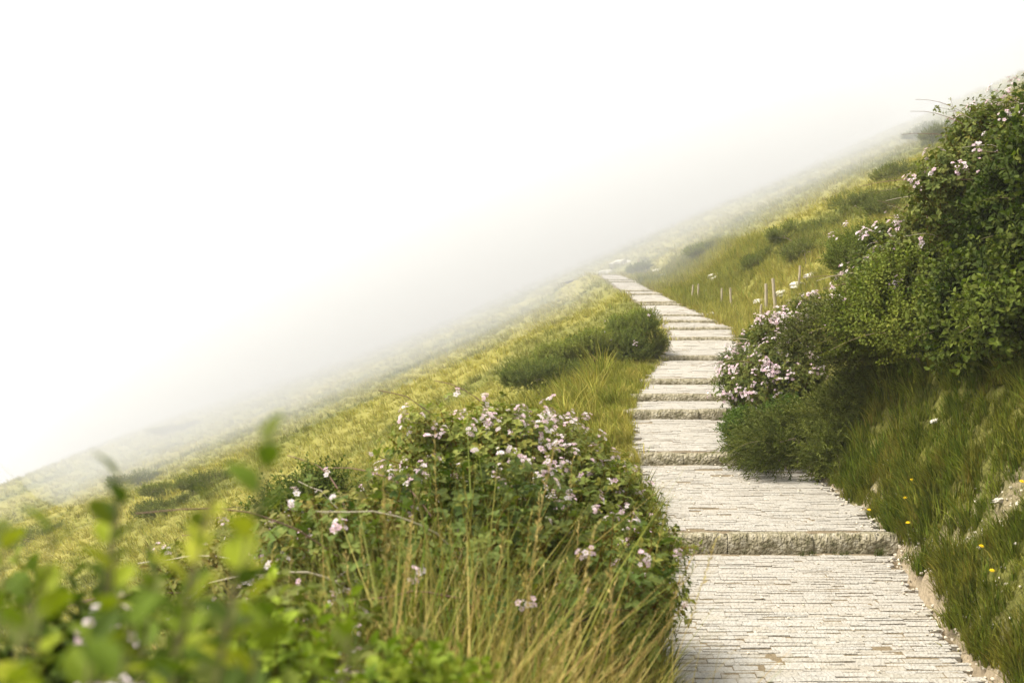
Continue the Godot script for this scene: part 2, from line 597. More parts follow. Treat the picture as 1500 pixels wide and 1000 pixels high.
# ---------------------------------------------------------------- the path
func paving_stone(seed_: int) -> ArrayMesh:   # a hewn block, 1 x 1 in plan with its top near y = 0
	rng.seed = 4000 + seed_
	var mb := MB.new()
	var ring := [Vector2(-0.5, -0.5), Vector2(-0.17, -0.5), Vector2(0.17, -0.5), Vector2(0.5, -0.5), Vector2(0.5, 0.5), Vector2(0.17, 0.5), Vector2(-0.17, 0.5), Vector2(-0.5, 0.5)]
	var low := []
	var rim := []
	var top := []
	for p in ring:
		var q: Vector2 = p * Vector2(R(0.985, 1.0), R(0.84, 1.0))
		low.append(Vector3(q.x, -0.05, q.y))
		rim.append(Vector3(q.x, R(-0.003, 0.0), q.y))
		var w: Vector2 = q * Vector2(R(0.94, 0.98), R(0.66, 0.84))
		top.append(Vector3(w.x, R(0.0, 0.0025), w.y))
	for i in 8:
		var j := (i + 1) % 8
		mb.quad(low[i], low[j], rim[j], rim[i], Color.WHITE)
		mb.quad(rim[i], rim[j], top[j], top[i], Color.WHITE)
	for t in [[0, 1, 7], [1, 6, 7], [1, 2, 6], [2, 5, 6], [2, 3, 5], [3, 4, 5]]:
		mb.tri(top[t[0]], top[t[1]], top[t[2]], Color.WHITE)
	return mb.done()


func build_path() -> void:
	var path := base("path", Vector3.ZERO)
	path.set_meta("kind", "structure")
	path.set_meta("label", "pale stone stepped path climbing the hillside into mist")
	# the bed of every tread
	for i in range(0, STEPS.size() - 3):
		var d0: float = STEPS[i][0] + (0.07 if i >= 3 and i < STEPS.size() - 4 else 0.0)
		var d1: float = STEPS[i + 1][0] - 0.002
		var steps := maxi(2, int((d1 - d0) / (0.25 if d0 < 40 else 0.6)))
		var mb := MB.new()
		for k in steps:
			var a := lerpf(d0, d1, float(k) / steps)
			var b := lerpf(d0, d1, float(k + 1) / steps)
			var cols := 10
			for c in cols:
				var q := []
				for w in [[a, c], [b, c], [b, c + 1], [a, c + 1]]:
					var dd: float = w[0]
					var l := left_edge(dd) - 0.08
					var r := right_edge(dd) + 0.1
					var t := float(w[1]) / cols
					var x := lerpf(l, r, t)
					var edge := smoothstep(0.0, 0.08, t) * (1 - smoothstep(0.93, 1.0, t))
					q.append(Vector3(x, tread(clampf(dd, d0 + 0.001, d1)) + EYE - 0.0085 - 0.05 * (1 - edge) + 0.003 * n_fine.get_noise_2d(x * 40, dd * 40) + 0.012 * n_mid.get_noise_2d(x * 40, dd * 40), -dd))
				mb.quad(q[0], q[1], q[2], q[3], Color(0.2, 0.16, 0.1))
		part("tread", mb.done(), M.stone, path)
	# the risers, each a row of kerb stones
	for i in range(3, STEPS.size() - 4):
		var s: Array = STEPS[i]
		var d: float = s[0]
		var riser := Node3D.new()
		riser.name = "step_riser"
		path.add_child(riser, true)
		var l: float = s[3] - 0.1
		var r: float = s[4] + 0.06
		var x := l
		rng.seed = 500 + i
		while x < r - 0.05:
			var w := minf(R(0.5, 1.05), r - x)
			if r - x - w < 0.3: w = r - x
			part("kerb_stone", kerb_block(w - 0.003, s[2] - s[1] + 0.08 + R(-0.001, 0.012), 0.16, i * 20 + int(x * 10)), M.kerb, riser, Transform3D(Basis(Vector3.UP, R(-0.015, 0.015)), Vector3(x + w * 0.5, s[1] + EYE - 0.08, -d + R(-0.012, 0.012))))
			x += w
	# the paving: courses of blocks across the path. The nearest 300 are parts of their own, the rest one mass.
	var variants := []
	for k in 8: variants.append(paving_stone(k))
	rng.seed = 77
	var far := Swarm.new()
	var made := 0
	var d := 5.2
	while d < 71.0:
		var depth := R(0.04, 0.092) if d < 19 else (R(0.085, 0.125) if d < 32 else R(0.14, 0.24))
		var mid := d + depth * 0.5
		var near_riser := false
		for s in STEPS.slice(3, STEPS.size() - 4):
			if mid + depth * 0.5 > s[0] - 0.03 and mid - depth * 0.5 < s[0] + 0.16: near_riser = true
		if near_riser:
			d += 0.02
			continue
		var x := left_edge(mid) + R(-0.05, 0.08)
		var r := right_edge(mid) + R(-0.08, 0.04)
		while x < r - 0.06:
			var w := R(0.09, 0.3) if d < 19 else R(0.16, 0.5)
			if r - x - w < 0.1: w = r - x
			if not (rng.randf() < 0.012):
				var rise := (tread(mid + 0.05) - tread(mid - 0.05)) / 0.1
				var b := Basis(Vector3.RIGHT, atan(rise) + R(-0.008, 0.008)) * Basis(Vector3.UP, R(-0.05, 0.05)) * Basis(Vector3.BACK, R(-0.008, 0.008))
				if rng.randf() < 0.5: b = b * Basis(Vector3.UP, PI)
				b = b.scaled_local(Vector3(w - 0.002, R(0.8, 1.3), depth - (R(0.008, 0.022) if rng.randf() < 0.5 else R(-0.008, 0.004))))
				var wav := 0.012 * n_mid.get_noise_2d(x * 40, mid * 40)
				var t := Transform3D(b, Vector3(x + w * 0.5, tread(mid) + EYE + R(-0.0018, 0.0018) + wav - 0.002, -mid + R(-0.01, 0.01)))
				var k := R(0.93, 1.0)
				var c := Color(0.4 * k, 0.378 * k, 0.34 * k).lerp(Color(0.36, 0.31, 0.245), R(0, 0.25))
				if made < 300 and mid > 7.75:
					var o := part("paving_stone", variants[rng.randi() % 8], stone_tint(rng.randi() % 6), path, t)
					made += 1
				else:
					far.put(t, c)
			x += w
		d += depth
	swarm("paving", far, variants[0], M.stone, path)


var tints := {}
func stone_tint(k: int) -> Material:
	if not tints.has(k):
		var m: StandardMaterial3D = M.stone.duplicate()
		var c: Color = [Color(0.4, 0.378, 0.34), Color(0.385, 0.362, 0.322), Color(0.368, 0.345, 0.3), Color(0.385, 0.368, 0.335), Color(0.372, 0.342, 0.292), Color(0.408, 0.39, 0.352)][k]
		m.albedo_color = c.linear_to_srgb()
		tints[k] = m
	return tints[k]


func kerb_block(w: float, h: float, t: float, seed_: int) -> ArrayMesh:   # base at y = 0, front face towards +z
	var st := SurfaceTool.new()
	st.begin(Mesh.PRIMITIVE_TRIANGLES)
	st.set_smooth_group(0)
	var nx := maxi(4, int(w / 0.06))
	var ny := 5
	var prof := [Vector2(0.0, 0.0), Vector2(0.012, h * 0.3), Vector2(0.008, h * 0.62), Vector2(0.0, h * 0.86), Vector2(-0.03, h), Vector2(-t, h + 0.004)]
	for i in nx + 1:
		for j in 6:
			var x := -w / 2 + w * i / nx
			var p: Vector2 = prof[j]
			var n := n_fine.get_noise_3d(x * 55 + seed_ * 9, p.y * 60, seed_ * 3.0)
			var m := n_mid.get_noise_2d(x * 60 + seed_ * 7, 5.0)
			var end := 0.012 if i == 0 or i == nx else 0.0
			st.set_color(Color.WHITE)
			st.add_vertex(Vector3(x, p.y + (0.012 * absf(m) + 0.008 * n if j > 2 else 0.0) - end * (0.5 if j > 3 else 0.0), p.x + 0.028 * n * (1.0 if j < 5 else 0.0) - end))
	for i in nx:
		for j in 5:
			var a := i * 6 + j
			st.add_index(a); st.add_index(a + 1); st.add_index(a + 7)
			st.add_index(a); st.add_index(a + 7); st.add_index(a + 6)
	st.generate_normals()
	return st.commit()


# ---------------------------------------------------------------- the ground
func build_land() -> void:
	var ds := []
	var d := -6.0
	while d < 230:
		ds.append(d)
		d += 0.11 if d < 14 else 0.11 + (d - 14) * 0.021
	var ss := []
	var n := 75
	for i in range(-n, n + 1):
		var t := float(i) / n
		ss.append(signf(t) * (sinh(absf(t) * 4.2) / sinh(4.2)))
	var st := SurfaceTool.new()
	st.begin(Mesh.PRIMITIVE_TRIANGLES)
	st.set_smooth_group(0)
	for dd in ds:
		var l := left_edge(dd)
		var r := right_edge(dd)
		var c := (l + r) * 0.5
		var reach: float = 12.0 + maxf(dd, 0.0) * 0.95
		for s in ss:
			var x: float = c + s * reach
			var e := ground(x, dd)
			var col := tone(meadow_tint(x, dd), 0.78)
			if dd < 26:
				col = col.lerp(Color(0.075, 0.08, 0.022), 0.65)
			# bare chalky soil beside the paving and on the side track
			var tr: float = x - r
			var tl: float = l - x
			var bare := 0.0
			if dd < 75:
				var grain := n_fine.get_noise_2d(x * 55, dd * 55) * 0.12 + n_mid.get_noise_2d(x * 70, dd * 70) * 0.1
				bare = 1 - smoothstep(0.08, 0.18, tr + grain) if tr > -0.3 else (1 - smoothstep(0.02, 0.12, tl + grain) if tl < 0.4 else 0.0)
				if tr > 0 and dd < 11.5: bare = maxf(bare, 0.75 * (1 - smoothstep(0.05, 0.11, absf(x - track_x(dd)) + grain)))
			col = col.lerp(Color(0.31, 0.25, 0.165), clampf(bare, 0, 1))
			st.set_color(col)
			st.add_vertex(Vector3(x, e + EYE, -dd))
	var w: int = ss.size()
	for i in ds.size() - 1:
		for j in w - 1:
			var a := i * w + j
			st.add_index(a); st.add_index(a + w); st.add_index(a + w + 1)
			st.add_index(a); st.add_index(a + w + 1); st.add_index(a + 1)
	st.generate_normals()
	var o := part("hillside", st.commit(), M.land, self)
	o.set_meta("kind", "structure")
	o.set_meta("label", "steep grassy hillside falling away to the left")


func on_path(x: float, d: float) -> bool:
	return x > left_edge(d) + R(-0.04, 0.09) and x < right_edge(d) + R(-0.05, 0.06)


func on_track(x: float, d: float) -> bool:
	var tr := x - right_edge(d)
	return tr > 0 and d < 11.5 and absf(x - track_x(d)) < 0.05 + 0.05 * n_fine.get_noise_2d(x * 50, d * 50)


func grass(called: String, label: String, meshes: Array, n: int, pick: Callable) -> void:
	var root := base(called, Vector3.ZERO)
	tag(root, label, "grass", "", "stuff")
	var sw := []
	for k in meshes.size(): sw.append(Swarm.new())
	var tries := 0
	var got := 0
	while got < n and tries < n * 4:
		tries += 1
		var p: Array = pick.call()   # x, d, size, tint
		if p.is_empty() or on_path(p[0], p[1]) or on_track(p[0], p[1]): continue
		var up := Vector3(R(-0.32, 0.28), 1, R(-0.3, 0.3))
		sw[got % meshes.size()].put(Transform3D(frame(up, 0.0, Vector3(1, R(0.75, 1.2), 1) * p[2]).rotated(Vector3.UP, R(-1.5, 1.5)), V(p[0], p[1], -0.015)), p[3])
		got += 1
	for k in meshes.size():
		swarm("blades", sw[k], meshes[k], M.blade, root)


# ---------------------------------------------------------------- everything
func _ready() -> void:
	for s in [[n_fine, 5, 0.02], [n_mid, 9, 0.012], [n_big, 14, 0.012]]:
		s[0].seed = s[1]
		s[0].frequency = s[2] * (10.0 if s[0] != n_big else 1.0)
		s[0].fractal_octaves = 3
	n_fine.frequency = 0.12
	n_mid.frequency = 0.03
	# camera: a level view with the lens shifted up a little; focus on the path
	var cam := Camera3D.new()
	cam.name = "camera"
	add_child(cam)
	cam.position = Vector3(0, EYE, 0)
	cam.projection = Camera3D.PROJECTION_FRUSTUM
	cam.near = 0.05
	cam.far = 600
	cam.size = 2 * 0.05 * 500.0 / 2083.0
	cam.frustum_offset = Vector2(0, 0.05 * 60.0 / 2083.0)
	cam.current = true
	var we := WorldEnvironment.new()
	we.name = "world"
	var env := Environment.new()
	var sky := Sky.new()
	var sm := ProceduralSkyMaterial.new()
	sm.sky_top_color = Color(0.93, 0.935, 0.93)
	sm.sky_horizon_color = Color(1, 1, 0.995)
	sm.sky_curve = 0.25
	sm.ground_bottom_color = Color(0.9, 0.9, 0.88)
	sm.ground_horizon_color = Color(1, 1, 0.995)
	sm.sky_energy_multiplier = 1.0
	sm.sun_angle_max = 1.0
	sm.energy_multiplier = 0.62
	sky.sky_material = sm
	env.background_mode = Environment.BG_SKY
	env.sky = sky
	env.tonemap_mode = Environment.TONE_MAPPER_LINEAR
	env.tonemap_exposure = 2.3
	env.fog_enabled = true
	env.fog_density = 0.0008
	env.fog_light_color = Color(1, 1, 0.99)
	env.volumetric_fog_enabled = true
	env.volumetric_fog_density = 0.0
	env.sdfgi_enabled = true
	env.ssao_enabled = true
	env.ssil_enabled = true
	we.environment = env
	var lens := CameraAttributesPhysical.new()
	lens.frustum_focal_length = 50.0
	lens.frustum_focus_distance = 16.0
	lens.frustum_near = 0.05
	lens.frustum_far = 600
	lens.exposure_aperture = 5.0
	we.camera_attributes = lens
	add_child(we)
	var sun := DirectionalLight3D.new()
	sun.name = "sun"
	sun.light_color = Color(1, 0.98, 0.94)
	sun.light_energy = 1.15
	sun.light_angular_distance = 24.0
	sun.shadow_enabled = true
	add_child(sun)
	sun.look_at_from_position(Vector3(-0.6, 0.9, 0.12), Vector3.ZERO)

	rng.seed = 20
	make_materials()
	make_plants()
	build_land()
	build_path()
	print("land done ", Time.get_ticks_msec())
	plant_right()
	plant_left()
	plant_slopes()
	print("plants done ", Time.get_ticks_msec())
	small_things()
	foreground()
	mist()
	print("all done ", Time.get_ticks_msec())


func plant_right() -> void:
	rng.seed = 101
	var shrub_dark := {"a": Color(0.045, 0.066, 0.013), "b": Color(0.125, 0.15, 0.025)}
	var bramble := {"a": Color(0.064, 0.086, 0.02), "b": Color(0.18, 0.195, 0.046)}
	bush("shrub", "tall dark glossy-leaved shrub on the right bank, cut by the picture's edge", "shrub", "", 4.75, 11.0, 0.55, Vector3(1.1, 1.1, 1.1), shrub_dark.merged({"sprigs": G.oval, "n": 4300, "size": 1.45, "lobes": 34, "stems": 20, "shoots": 26}))
	bush("bramble_bush", "high flowering bramble with bare arching canes at top of the right thicket", "bramble", "flowering brambles", 4.68, 12.7, 0.95, Vector3(0.95, 0.85, 0.9), bramble.merged({"bloom": 1.35, "sprigs": G.bramble, "n": 3600, "size": 1.25, "lobes": 28, "flowers": 240, "twigs": 16, "shoots": 24}))
	bush("shrub", "bright green small-leaved shrub in the middle of the right thicket", "shrub", "", 3.85, 12.9, 0.25, Vector3(0.75, 0.75, 0.75), {"a": Color(0.068, 0.095, 0.017), "b": Color(0.175, 0.195, 0.032), "sprigs": G.small, "n": 3600, "size": 1.45, "lobes": 26, "shoots": 30})
	bush("bramble_bush", "flowering bramble sprawling behind the bright green shrub on right slope", "bramble", "flowering brambles", 4.5, 15.0, 0.25, Vector3(0.85, 0.6, 0.9), bramble.merged({"bloom": 1.35, "sprigs": G.bramble, "n": 4600, "lobes": 20, "flowers": 190, "twigs": 8}))
	bush("shrub", "low drooping dark shrub at the foot of the bank by second step", "shrub", "", 3.05, 14.3, 0.2, Vector3(0.6, 0.52, 0.6), {"a": Color(0.075, 0.095, 0.022), "b": Color(0.19, 0.2, 0.05), "sprigs": G.needle, "n": 2400, "lobes": 16, "droop": 0.8})
	bush("shrub", "small rounded green shrub overhanging the right end of the second step", "shrub", "", 2.72, 15.3, 0.28, Vector3(0.38, 0.34, 0.45), {"a": Color(0.05, 0.09, 0.016), "b": Color(0.12, 0.17, 0.03), "sprigs": G.small, "n": 2600, "lobes": 12})
	bush("bramble_bush", "bramble full of pale blossom hanging over path's right side", "bramble", "flowering brambles", 3.2, 16.9, 0.42, Vector3(0.6, 0.55, 0.8), bramble.merged({"bloom": 1.35, "sprigs": G.bramble, "n": 3200, "lobes": 16, "flowers": 240, "twigs": 3}))
	bush("shrub", "olive green mixed shrub between the dark drooping shrub and the bright one", "shrub", "", 3.55, 13.9, 0.4, Vector3(0.7, 0.62, 0.75), {"a": Color(0.07, 0.085, 0.02), "b": Color(0.19, 0.19, 0.05), "sprigs": G.small, "n": 2600, "size": 1.35, "lobes": 20, "flowers": 14, "shoots": 24})
	bush("bramble_bush", "bramble spreading up the bank below the wooden posts", "bramble", "flowering brambles", 3.9, 18.6, 0.1, Vector3(0.7, 0.42, 1.0), bramble.merged({"bloom": 1.35, "sprigs": G.bramble, "n": 3200, "lobes": 16, "flowers": 190, "twigs": 3}))
	bush("shrub", "rounded grey-green shrub leaning into the path from the right, farthest of the thicket", "shrub", "", 3.75, 21.9, 0.2, Vector3(0.45, 0.4, 0.75), {"a": Color(0.06, 0.085, 0.025), "b": Color(0.15, 0.17, 0.05), "sprigs": G.small, "n": 3200, "lobes": 14, "flowers": 25})
	bush("shrub", "low yellow-green shrub on the bank above the rounded grey-green shrub", "shrub", "", 4.6, 23.5, 0.15, Vector3(0.7, 0.4, 0.9), {"a": Color(0.1, 0.13, 0.025), "b": Color(0.24, 0.24, 0.05), "sprigs": G.small, "n": 3000, "lobes": 14, "flowers": 30})
	bush("shrub", "mixed green shrub on the slope behind the flowering brambles", "shrub", "", 5.1, 18.3, 0.3, Vector3(0.85, 0.55, 1.0), {"a": Color(0.06, 0.09, 0.02), "b": Color(0.16, 0.19, 0.035), "sprigs": G.small, "n": 4200, "lobes": 18, "flowers": 30, "twigs": 5})
	bush("bramble_bush", "bramble with scattered blossom filling the thicket above the bright green shrub", "bramble", "flowering brambles", 4.35, 13.6, 0.4, Vector3(0.8, 0.75, 0.8), bramble.merged({"bloom": 1.35, "sprigs": G.bramble, "n": 2500, "size": 1.2, "lobes": 24, "flowers": 90, "twigs": 6}))
	bush("shrub", "dark leafy shrub hanging down over the grass of the right bank", "shrub", "", 4.0, 11.1, 0.28, Vector3(0.68, 0.62, 0.9), shrub_dark.merged({"sprigs": G.oval, "n": 2200, "size": 1.25, "lobes": 24, "shoots": 20}))
	# grass on the cut bank and on the near bank
	grass("bank_grass", "short thick green grass on the right-hand bank", G.short, 11000, func():
		var d := R(5.0, 15.0)
		var x := right_edge(d) + 0.06 + 0.06 * n_fine.get_noise_2d(d * 40, 3) + pow(rng.randf(), 1.3) * 2.4
		var c := Color(0.115, 0.15, 0.017).lerp(Color(0.24, 0.215, 0.038), clampf(0.35 + 0.9 * n_mid.get_noise_2d(x * 60, d * 60) + R(-0.25, 0.25), 0, 1))
		return [x, d, R(0.6, 1.2) * (1.0 + 0.8 * n_fine.get_noise_2d(x * 14, d * 12)), tone(c, R(0.6, 1.35))])
	grass("ledge_grass", "sunlit grass on the level ledge between path and posts", G.short, 5000, func():
		var d := R(22.0, 62.0)
		var x := right_edge(d) + 0.05 + rng.randf() * 3.0
		return [x, d, R(0.8, 1.3) * (1 + d * 0.012), tone(meadow_tint(x, d), R(0.85, 1.15))])


func plant_left() -> void:
	rng.seed = 202
	var bramble := {"a": Color(0.1, 0.13, 0.026), "b": Color(0.27, 0.28, 0.07)}
	bush("bramble_bush", "leafy bramble leaning over the left edge of the near paving", "bramble", "flowering brambles", 0.22, 6.5, 0.6, Vector3(0.4, 0.38, 0.75), bramble.merged({"sprigs": G.bramble, "n": 2200, "lobes": 24, "flowers": 120, "bloom": 0.75, "shoots": 30, "twigs": 5, "twig_length": 0.6}))
	bush("bramble_bush", "bramble crowned with pale pink blossom in the left foreground mound", "bramble", "flowering brambles", -0.15, 7.0, 0.92, Vector3(0.6, 0.36, 0.6), bramble.merged({"sprigs": G.bramble, "n": 1700, "lobes": 20, "flowers": 290, "twigs": 3, "bloom": 0.75, "shoots": 26}))
	bush("bramble_bush", "bramble trailing beside the path just past the blossom-covered one", "bramble", "flowering brambles", 0.42, 8.4, 0.5, Vector3(0.4, 0.36, 0.6), bramble.merged({"sprigs": G.bramble, "n": 1400, "lobes": 16, "flowers": 120, "bloom": 0.9, "shoots": 20, "twigs": 3}))
	bush("bramble_bush", "straggling bramble with dry bare canes, left of the tall grass", "bramble", "flowering brambles", -0.75, 5.6, 0.85, Vector3(0.5, 0.36, 0.6), {"a": Color(0.13, 0.14, 0.035), "b": Color(0.3, 0.27, 0.09), "sprigs": G.bramble, "n": 1000, "lobes": 16, "flowers": 50, "twigs": 8, "bloom": 0.75})
	bush("bramble_bush", "low out-of-focus bramble with white blossom at the picture's lower left", "bramble", "flowering brambles", -0.5, 3.0, 0.6, Vector3(0.36, 0.34, 0.5), bramble.merged({"sprigs": G.bramble, "n": 1100, "lobes": 12, "flowers": 22}))
	bush("bramble_bush", "sparse bramble sprays tangled in the tall straw grass", "bramble", "flowering brambles", -0.2, 5.3, 0.66, Vector3(0.6, 0.34, 0.7), {"a": Color(0.06, 0.09, 0.02), "b": Color(0.17, 0.2, 0.05), "sprigs": G.bramble, "n": 520, "lobes": 26, "flowers": 60, "bloom": 0.8, "twigs": 8, "shoots": 10})
	bush("shrub", "small dense dark shrub behind the dry canes on the left", "shrub", "", -1.15, 8.8, 1.1, Vector3(0.4, 0.35, 0.5), {"a": Color(0.05, 0.075, 0.018), "b": Color(0.12, 0.15, 0.03), "sprigs": G.small, "n": 2200, "lobes": 12})
	bush("shrub", "rounded green shrub crowding the path's left edge beyond the grass tufts", "shrub", "shrubs of the left verge", 2.2, 24.8, 0.28, Vector3(0.5, 0.42, 0.9), {"a": Color(0.095, 0.125, 0.025), "b": Color(0.24, 0.26, 0.055), "sprigs": G.small, "n": 4500, "lobes": 16, "flowers": 15})
	bush("shrub", "low green shrub just left of the rounded shrub at the path's edge", "shrub", "shrubs of the left verge", 1.5, 24.5, 0.28, Vector3(0.95, 0.36, 1.0), {"a": Color(0.1, 0.125, 0.026), "b": Color(0.24, 0.25, 0.055), "sprigs": G.small, "n": 4400, "lobes": 24})
	bush("shrub", "low dark shrub at the lower end of the left verge hedge", "shrub", "shrubs of the left verge", 0.75, 24.0, 0.22, Vector3(0.9, 0.3, 0.9), {"a": Color(0.085, 0.11, 0.024), "b": Color(0.2, 0.22, 0.05), "sprigs": G.small, "n": 3600, "lobes": 24})
	grass("tall_grass", "tall tangled straw and green grass in the left foreground", G.tall, 4200, func():
		var d := R(2.2, 8.0)
		var x := R(-1.5, 0.62)
		if x > 0.1 * d - 0.05: return []
		if x > 0.005 * d and rng.randf() < 0.78: return []
		var c := Color(0.14, 0.165, 0.024).lerp(Color(0.46, 0.37, 0.12), clampf(0.36 + 0.9 * n_mid.get_noise_2d(x * 50, d * 50) + R(-0.3, 0.3), 0, 1))
		return [x, d, R(0.75, 1.3) * (1.12 if d < 5.5 else 0.95), c])
	grass("straw_grass", "pale dry straw grass standing in the middle of the left mound", G.tall, 800, func():
		var d := R(4.2, 6.8)
		var x := d * R(-0.17, 0.03)
		var c := Color(0.3, 0.27, 0.06).lerp(Color(0.58, 0.46, 0.2), R(0, 1))
		return [x, d, R(0.75, 1.15), c])
	grass("seeding_grass", "dry seeding grass stalks rising from the left foreground", G.stalk, 1000, func():
		var d := R(2.6, 8.0)
		var x := R(-1.3, 0.5)
		if x > 0.09 * d - 0.05: return []
		return [x, d, R(0.7, 1.15), Color(0.5, 0.4, 0.19).lerp(Color(0.28, 0.26, 0.07), R(0, 1))])
	grass("edge_grass", "fringe of grass along the path's left edge", G.short, 2600, func():
		var d := R(5.0, 13.0)
		var x := left_edge(d) + 0.08 - pow(rng.randf(), 1.5) * 0.75
		var c := Color(0.11, 0.14, 0.02).lerp(Color(0.28, 0.25, 0.06), R(0, 1))
		return [x, d, R(0.9, 1.6), c])
	grass("verge_grass", "bright long grass tufts on the left verge", G.verge, 4200, func():
		var d := R(9.0, 23.0)
		var x := left_edge(d) + 0.08 - pow(rng.randf(), 1.2) * 2.2
		var c := Color(0.18, 0.205, 0.025).lerp(Color(0.40, 0.34, 0.08), clampf(0.45 + n_mid.get_noise_2d(x * 50, d * 50) + R(-0.3, 0.3), 0, 1))
		return [x, d, R(0.55, 1.1) * (1.0 + 1.1 * n_fine.get_noise_2d(x * 12, d * 8)) * lerpf(0.4, 1.0, smoothstep(0.0, 0.7, left_edge(d) - x)), tone(c, R(0.65, 1.3))])


func plant_slopes() -> void:
	rng.seed = 303
	grass("meadow_grass", "wind-laid yellow-green grass covering the hillside", G.meadow, 75000, func():
		var d := 9.0 * pow(17.0, pow(rng.randf(), 0.85))
		var l := along(d, 3)
		var x := l + R(-1, 1) * (4 + d * 0.62)
		if d < 26 and x > along(d, 4) and x < along(d, 4) + 1.0: return []
		if x < -0.8 * d - 3: return []
		return [x, d, R(0.55, 1.35) * (0.8 + d * 0.012) * (0.85 + 0.45 * n_fine.get_noise_2d(x * 7, d * 5)), tone(meadow_tint(x, d), R(0.75, 1.25))])
	# dark scrub patches on the slopes
	var spots := [
		[6.9, 33.0, 1.3, "narrow dark scrub patch on the slope above the wooden posts"], [7.6, 37.0, 1.5, "longest dark scrub streak above the chalk scar on the right slope"],
		[6.6, 39.0, 0.9, "small scrub patch above the white chalk gully"], [8.6, 31.5, 1.4, "dark scrub patch on the right slope beside the thicket's outline"],
		[9.4, 37.5, 1.6, "scrub patch higher on the right slope behind the bramble tops"], [12.5, 46.0, 1.8, "scrub streak halfway up the right slope"],
		[17.5, 58.0, 2.2, "hazy scrub streak high on the right slope"], [6.3, 68.0, 1.3, "dark scrub beside the path's last visible step"],
		[7.4, 55.0, 1.2, "scrub tuft on the slope over the exposed chalk"], [22.0, 74.0, 2.6, "faint scrub patch near the misty top of the right slope"],
		[-16.3, 62.0, 2.2, "dark oval scrub patch on the left slope, the higher of two"], [-10.6, 43.5, 1.4, "rounded scrub patch above the blurred foreground leaves"],
		[-8.6, 39.5, 1.5, "long scrub patch running up the left slope"], [-9.0, 36.0, 1.4, "scrub patch half hidden by the blurred foreground leaves"],
		[-17.5, 51.5, 2.2, "dark scrub patch at the left edge of the picture"], [-25.0, 105.0, 3.0, "faint scrub patch on the left slope below the mist"]]
	for s in spots:
		bush("scrub_patch", s[3], "scrub", "scrub patches on the hillside", s[0], s[1], 0.1, Vector3(s[2] * 0.5, 0.1 + s[2] * 0.07, s[2] * 1.0), {"a": Color(0.1, 0.12, 0.028), "b": Color(0.2, 0.21, 0.05), "sprigs": [G.small[0]], "n": 900, "lobes": 12, "size": 0.9 + s[1] * 0.01, "stems": 4, "shoots": 0})


